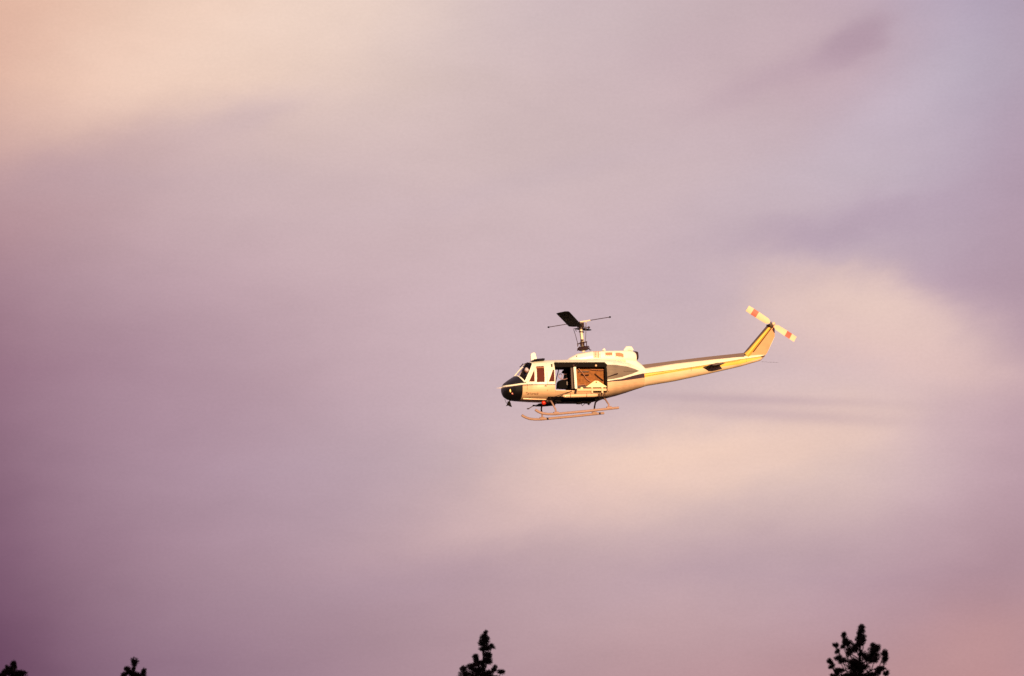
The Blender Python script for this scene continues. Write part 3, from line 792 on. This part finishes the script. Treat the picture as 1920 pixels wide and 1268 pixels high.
simple("mast_collar", m_dark, heli, lambda bm: tube(bm, [L(1090.6, 623.2), L(1090.7, 621.6)], .12, 12), 40)
simple("mast_collar", m_dark, heli, lambda bm: tube(bm, [L(1090.2, 617.5), L(1090.1, 613)], .10, 12), 40)
for q in (((1076, 617.5), (1080, 631), (1083.5, 644.5)), ((1079, 616.5), (1081, 622)), ((1099.2, 605), (1099.0, 622), (1097.8, 642)), ((1086.8, 616), (1088.2, 628), (1089.5, 637))):
    simple("pitch_link", m_dark, heli, lambda bm: tube(bm, [L(*p, -.15) for p in q], .013, 5))
# directions seen in the photograph turned into helicopter axes
def loc(r_, f_, u_):
    w = rd * r_ + fd * f_ + ud * u_
    return Vector((w.dot(AX), w.dot(AY), w.dot(AZ)))
near = loc(-.62, -7.2, .56); far = loc(.36, 7.25, .02)
chord = loc(1.0, -.10, .13).normalized(); chord_far = loc(1.0, -.05, .02).normalized()
def hubf(bm):
    tube(bm, [hub + near * .07, hub, hub + far * .07], [.07, .13, .07], 8)
    box(bm, hub - Vector((.12, .18, .10)), hub + Vector((.12, .18, .10)), .02)
    tube(bm, [L(1089, 613, -.1), L(1098, 613.6, -.1), L(1104.5, 614.2, -.1)], .02, 6)
    ball(bm, L(1104.5, 614.2, -.1), .055, 8)
    tube(bm, [L(1094, 605, -.1), L(1093.5, 612, -.1)], .035, 6)
blade_root = L(1083.5, 615.5, 0)
hb = simple("rotor_hub", m_dark, heli, hubf, 40)
def mblade(d, ch, name="main_rotor_blade", start=.12):
    c = (ch - d.normalized() * ch.dot(d.normalized())).normalized(); nn = d.cross(c).normalized()
    bm = bmesh.new(); rings = []
    for t, w in ((start, .30), (start + .05, .56), (.6, .56), (.985, .56), (1.0, .50)):
        p = blade_root + d * t
        rings.append([bm.verts.new(p + c * (w * a) + nn * (w * h)) for a, h in ((-.5, 0), (-.2, .04), (.2, .065), (.42, .045), (.5, 0), (.42, -.045), (.2, -.065), (-.2, -.04))])
    for a, b in zip(rings, rings[1:]):
        for k in range(8): bm.faces.new((a[k], a[(k + 1) % 8], b[(k + 1) % 8], b[k]))
    bm.faces.new(rings[0]); bm.faces.new(rings[-1])
    return finish(bm, name, m_rotor, hb, 60)
mblade(near, chord); mblade(far, chord_far)
sc_ = L(1086.5, 604.0, 0)
bd = loc(115.4 / S / 2, -.08, 18.4 / S / 2)
sb = simple("stabiliser_bar", m_dark, hb, lambda bm: tube(bm, [sc_ - bd, sc_, sc_ + bd], .017, 6))
for s in (-1, 1):
    tube_pts = [sc_ + bd * s * .975, sc_ + bd * s * 1.03]
    simple("bar_weight", m_black, sb, lambda bm: tube(bm, tube_pts, [.04, .03], 8))
simple("bar_support", m_metal, sb, lambda bm: (tube(bm, [sc_ + bd * .03, sc_ + bd * .36], .028, 6), tube(bm, [sc_ + bd * .12, sc_ + bd * .12 - Vector((0, 0, .22))], .02, 6), tube(bm, [sc_ + bd * .22, sc_ + bd * .22 - Vector((0, 0, .18))], .016, 6)))

# ------------------------------------------------------------------ skids
def skid(y):
    def f(bm):
        P0 = [L(1004.5, 767.6, -1.3), L(1008, 770, -1.3), L(1012, 772.2, -1.3), L(1019, 774.6, -1.3), L(1028, 775.7, -1.3), L(1041, 775.8, -1.3), L(1100, 770.6, -1.3), L(1159.6, 764.6, -1.3)]
        tube(bm, [(p.x, y, p.z) for p in P0], .056, 10)
    return simple("skid", m_skid, heli, f, 60)
def shoe(y, par):
    for px, py in ((1043, 774.8), (1141.5, 765.4)):
        p = L(px, py, -1.3); simple("skid_clamp", m_skid, par, lambda bm: tube(bm, [(p.x - .11, y, p.z + .008), (p.x + .11, y, p.z + .018)], .068, 10), 60)
for y in (-1.3, 1.3): shoe(y, skid(y))
def cross(xt, zt, xb, zb):
    pts = []
    for s in (-1, 1):
        arc = [(xb, s * 1.30, zb), (xb - .01, s * 1.26, zb + .18), (xt + .02, s * 1.10, zt - .16), (xt, s * .85, zt), (xt, s * .4, zt + .05)]
        pts += arc if s < 0 else arc[::-1]
    simple("cross_tube", m_skid, heli, lambda bm: tube(bm, pts, .036, 10), 60)
a, b = L(1033.6, 752, -.85), L(1043, 774.8, -1.3); cross(a.x, a.z, b.x, b.z)
a, b = L(1134, 748, -.85), L(1141.5, 765.4, -1.3); cross(a.x, a.z, b.x, b.z)

# ------------------------------------------------------------------ pilot
def person(cx, cy):
    root = bpy.data.objects.new("person", None); COL.objects.link(root); root.matrix_world = HM @ Matrix.Translation((cx, cy, 0))
    J = [((0, 0, .05), .15), ((.02, 0, .25), .15), ((.03, 0, .44), .17), ((.02, 0, .56), .06), ((0, 0, .62), .055),
         ((-.02, -.19, .50), .07), ((-.08, -.27, .26), .05), ((-.36, -.22, .20), .038),
         ((-.02, .19, .50), .07), ((-.08, .27, .26), .05), ((-.36, .22, .20), .038),
         ((-.08, -.11, .04), .10), ((-.45, -.13, .10), .07), ((-.62, -.13, -.30), .05),
         ((-.08, .11, .04), .10), ((-.45, .13, .10), .07), ((-.62, .13, -.30), .05)]
    Ed = [(0, 1), (1, 2), (2, 3), (3, 4), (2, 5), (5, 6), (6, 7), (2, 8), (8, 9), (9, 10), (0, 11), (11, 12), (12, 13), (0, 14), (14, 15), (15, 16)]
    me = bpy.data.meshes.new("body"); me.from_pydata([j[0] for j in J], Ed, [])
    o = link("body", me, root); md = o.modifiers.new("s", 'SKIN')
    for i, j in enumerate(J): me.skin_vertices[0].data[i].radius = (j[1], j[1])
    me.skin_vertices[0].data[0].use_root = True
    o.modifiers.new("d", 'SUBSURF').levels = 1
    dg = bpy.context.evaluated_depsgraph_get(); dg.update()
    m2 = bpy.data.meshes.new_from_object(o.evaluated_get(dg)); o.modifiers.clear(); o.data = m2
    m2.materials.clear(); m2.materials.append(m_suit)
    for p in m2.polygons: p.use_smooth = True
    def head(bm):
        ball(bm, (-.01, 0, .70), .095, 16, (1.05, .85, 1.2))
        ball(bm, (-.112, 0, .69), .018, 8, (1, .7, 1.3))
        for s in (-1, 1): ball(bm, (0, s * .085, .69), .022, 8, (.7, .4, 1.2))
    simple("head", m_skin, root, head, 180)
    simple("helmet", m_helmet, root, lambda bm: ball(bm, (.02, 0, .74), .125, 18, (1.05, .95, .95)), 180)
    for s in (-1, 1):
        def hand(bm):
            c = Vector((-.40, s * .22, .205)); ball(bm, c, .045, 10, (1.1, .8, .6))
            for k in range(4):
                y = c.y + (k - 1.5) * .018
                tube(bm, [(c.x - .03, y, c.z + .01), (c.x - .075, y, c.z - .002), (c.x - .085, y, c.z - .035 - .004 * (k in (1, 2)))], [.010, .009, .007], 6)
            tube(bm, [(c.x + .0, c.y - s * .035, c.z), (c.x - .04, c.y - s * .05, c.z - .015)], [.011, .008], 6)
        simple("hand", m_skin, root, hand, 60)
    return root
p1 = person(-2.3, .50)
p1.scale = (.92,) * 3
tag(p1, "pilot in dark clothes and pale helmet seated behind the windshield of the flying helicopter", "person")

# ------------------------------------------------------------------ trees
m_bark = mat("spruce_bark", (.014, .006, .006), .9, var=.3, scale=12, bump=.5)
m_needle = mat("spruce_needles", (.014, .008, .007), .9, spec=.1, var=.5, scale=6)
def dirpx(px, py): return (f0 + r0 * ((px - 960) / FPX) + u0 * ((634 - py) / FPX))
def tree(tufts, topx, topy, dist, label, spread, dense=1.0, seed=1):
    rng = random.Random(seed)
    def W3(px, py, dd=0.0):
        v = dirpx(px, py); return EYE + v * ((dist + dd) / v.y)
    top = W3(topx, topy); base = Vector((top.x, top.y, 0)); mpp = dist / FPX / math.cos(EL0)
    root = bpy.data.objects.new("spruce_tree", None); COL.objects.link(root); root.location = base
    tag(root, label, "tree", "spruce tops along the bottom of the picture")
    H = top.z
    bm = bmesh.new()
    n = 14
    pts = [(0.05 * math.sin(k * 1.3) * (k / n), 0.05 * math.cos(k * 1.9) * (k / n), H * k / n) for k in range(n)] + [(0, 0, H - .02)]
    tube(bm, pts, [0.17 * (1 - k / n) ** .8 + .012 for k in range(n + 1)], 8)
    finish(bm, "trunk", m_bark, root, 60)
    bmf = bmesh.new(); bmb = bmesh.new()
    def tuft(c, rx, rz, cnt):
        ry = (rx + rz) / 2
        lumps = [Vector((rng.uniform(-.5, .5) * rx, rng.uniform(-.5, .5) * ry, rng.uniform(-.5, .5) * rz)) for _ in range(4)]
        for _ in range(cnt):
            l = rng.choice(lumps)
            d = Vector((rng.gauss(0, 1), rng.gauss(0, 1), rng.gauss(0, 1))).normalized() * rng.uniform(.1, .72)
            p = c + l + Vector((d.x * rx, d.y * ry, d.z * rz))
            a = Vector((rng.gauss(0, 1), rng.gauss(0, 1), rng.gauss(.5, 1))).normalized(); w = a.orthogonal().normalized()
            w.rotate(Matrix.Rotation(rng.uniform(0, 6.3), 3, a))
            ln = rng.uniform(.035, .075); hw = rng.uniform(.005, .010)
            v = [bmf.verts.new(q) for q in (p - a * ln * .4 + w * hw, p - a * ln * .4 - w * hw, p + a * ln * .6)]
            bmf.faces.new(v)
    for (px, py, rx, rz) in tufts:
        dd = rng.uniform(-1, 1) * min(abs(px - topx) * mpp * .6 + .06, .5)
        c = W3(px, py, dd) - base
        ax, az_ = rx * mpp * 1.28, rz * mpp * 1.25
        tuft(c, ax, az_, int(150 + 36000 * ax * az_ * dense))
        # branchlet back to the trunk, rising outwards
        zt = c.z - .12 - abs(c.x) * .55 - rng.uniform(0, .1)
        mid = Vector((c.x * .75, c.y * .75, zt + (c.z - zt) * .35))
        tube(bmb, [(0, 0, zt), mid, c], [.016, .012, .007], 5)
    lowest = min(W3(t[0], t[1]).z for t in tufts)
    # the rest of the crown below, in whorls
    z = lowest - .12
    while z > 1.6:
        frac = (H - z) / H
        R = spread * min(1.0, .28 + frac * 1.1)
        for k in range(rng.randint(5, 7)):
            a = rng.uniform(0, 6.283); r = R * rng.uniform(.6, 1.05)
            tipv = Vector((math.cos(a) * r, math.sin(a) * r, z - .25 * r + rng.uniform(-.1, .1)))
            tube(bmb, [(0, 0, z), tipv * .5 + Vector((0, 0, z * .5 - .02)), tipv], [.025, .016, .007], 5)
            m = max(2, int(r / .22))
            for j in range(m):
                t = (j + 1) / m
                c = Vector((0, 0, z)).lerp(tipv, t) + Vector((rng.uniform(-.06, .06), rng.uniform(-.06, .06), rng.uniform(-.05, .02)))
                tuft(c, .13, .09, 46)
        z -= rng.uniform(.2, .3)
    finish(bmb, "branches", m_bark, root, 60)['kind'] = 'stuff'
    finish(bmf, "crown", m_needle, root)['kind'] = 'stuff'
    return root
tA = [(909.5, 1186, 3.5, 4), (908.5, 1192, 6, 6), (908, 1200, 8, 8), (905, 1210, 9, 7), (912, 1214, 8, 6), (922.5, 1212, 5, 4.5), (904, 1216, 7, 5), (912, 1231, 9, 8), (913, 1240, 8, 7),
      (891, 1234, 6, 6), (895, 1242, 7, 8), (903, 1246, 7, 6), (884, 1250, 8, 6), (889, 1256, 8, 5), (869, 1256, 8, 7), (899, 1256, 10, 8), (928, 1253, 5.5, 5), (939, 1261, 7, 5), (912, 1263, 13, 5), (878, 1266, 16, 6),
      (903, 1268, 20, 6), (930, 1269, 10, 5)]
tR = [(1614.5, 1177, 5.5, 6), (1614, 1187, 6.5, 7), (1613.5, 1197, 8, 7), (1610, 1207, 8, 7), (1619, 1204, 6, 6), (1606, 1215, 9, 7), (1582, 1191, 5, 5.5), (1584, 1200, 6, 7), (1588, 1208, 8, 6), (1580.5, 1212, 4.5, 3.5),
      (1567, 1210, 5, 4.5), (1570, 1220, 3.5, 5), (1636, 1210, 5, 5), (1645.5, 1215, 6.5, 7), (1638, 1224, 12, 9), (1627, 1231, 11, 9), (1659, 1224, 5, 6), (1660.5, 1237, 6, 9), (1556, 1241, 5.5, 6), (1559, 1250, 4.5, 4.5),
      (1572, 1234, 6, 5), (1580, 1240, 8, 6), (1597, 1240, 14, 7), (1592, 1225, 5.5, 9), (1574, 1256, 8, 5), (1571, 1262, 5, 4), (1603, 1256, 14, 9), (1617, 1248, 14, 12), (1615, 1265, 20, 7), (1643, 1259, 7, 5.5),
      (1652, 1254, 8, 4.5), (1661, 1263, 6, 4.5), (1563, 1268, 6, 4), (1637, 1266, 6, 5), (1617, 1229, 6, 7), (1640, 1238, 10, 6), (1590, 1268, 20, 5)]
tL = [(253, 1243, 6, 7.5), (252, 1254, 4.5, 3.5), (240, 1255, 5.5, 5.5), (244, 1261, 8, 5), (250, 1262, 6, 6), (267, 1260, 5.5, 6), (235, 1266, 7, 6), (252, 1268, 12, 5), (267, 1268, 6, 4)]
tF = [(25.5, 1243, 5.5, 4), (25, 1252, 6, 8), (13, 1253, 3.5, 5), (10.5, 1260, 6.5, 6), (38, 1262, 10, 5), (24, 1263, 13, 6), (3, 1266, 8, 5), (33, 1269, 16, 5)]
tree(tA, 909, 1184, 85, "dark slender spruce top with a single pointed spire, standing below the helicopter nose", 1.1, seed=3)
tree(tR, 1614, 1173, 78, "broad dark spruce top with several upright tips, rightmost and widest of the trees", 1.5, seed=5)
tree(tL, 253, 1238, 95, "small dark treetop with one round tip, second from the left of the four", 1.0, seed=8)
tree(tF, 25.5, 1240, 90, "low dark treetop cut off in the lower left corner of the photo", 1.1, seed=11)

# ------------------------------------------------------------------ ground
def hgt(x, y):
    h = 0.0
    if y < -60:
        t = min(1, (-60 - y) / 110); h = 30 * (t * t * (3 - 2 * t)) * (1 - .3 * max(0, min(1, (abs(x) - 300) / 900)))  # unseen ridge behind the camera, added to keep the sun off the spruces
    h += 1.2 * math.sin(x * .021 + y * .013) * math.sin(y * .017) * (1 if abs(y - 80) > 90 or abs(x) > 60 else 0)
    return h
bm = bmesh.new()
axv = [-4500, -3000, -2000, -1400, -1000] + list(range(-750, 751, 30)) + [1000, 1400, 2000, 3000, 4500]
g = [[bm.verts.new((x, y, hgt(x, y))) for y in axv] for x in axv]
for i in range(len(axv) - 1):
    for j in range(len(axv) - 1): bm.faces.new((g[i][j], g[i + 1][j], g[i + 1][j + 1], g[i][j + 1]))
m_ground = mat("forest_floor", (.045, .038, .022), .95, var=.5, scale=.05, bump=.6)
tag(finish(bm, "ground", m_ground, None, 180), kind='structure')
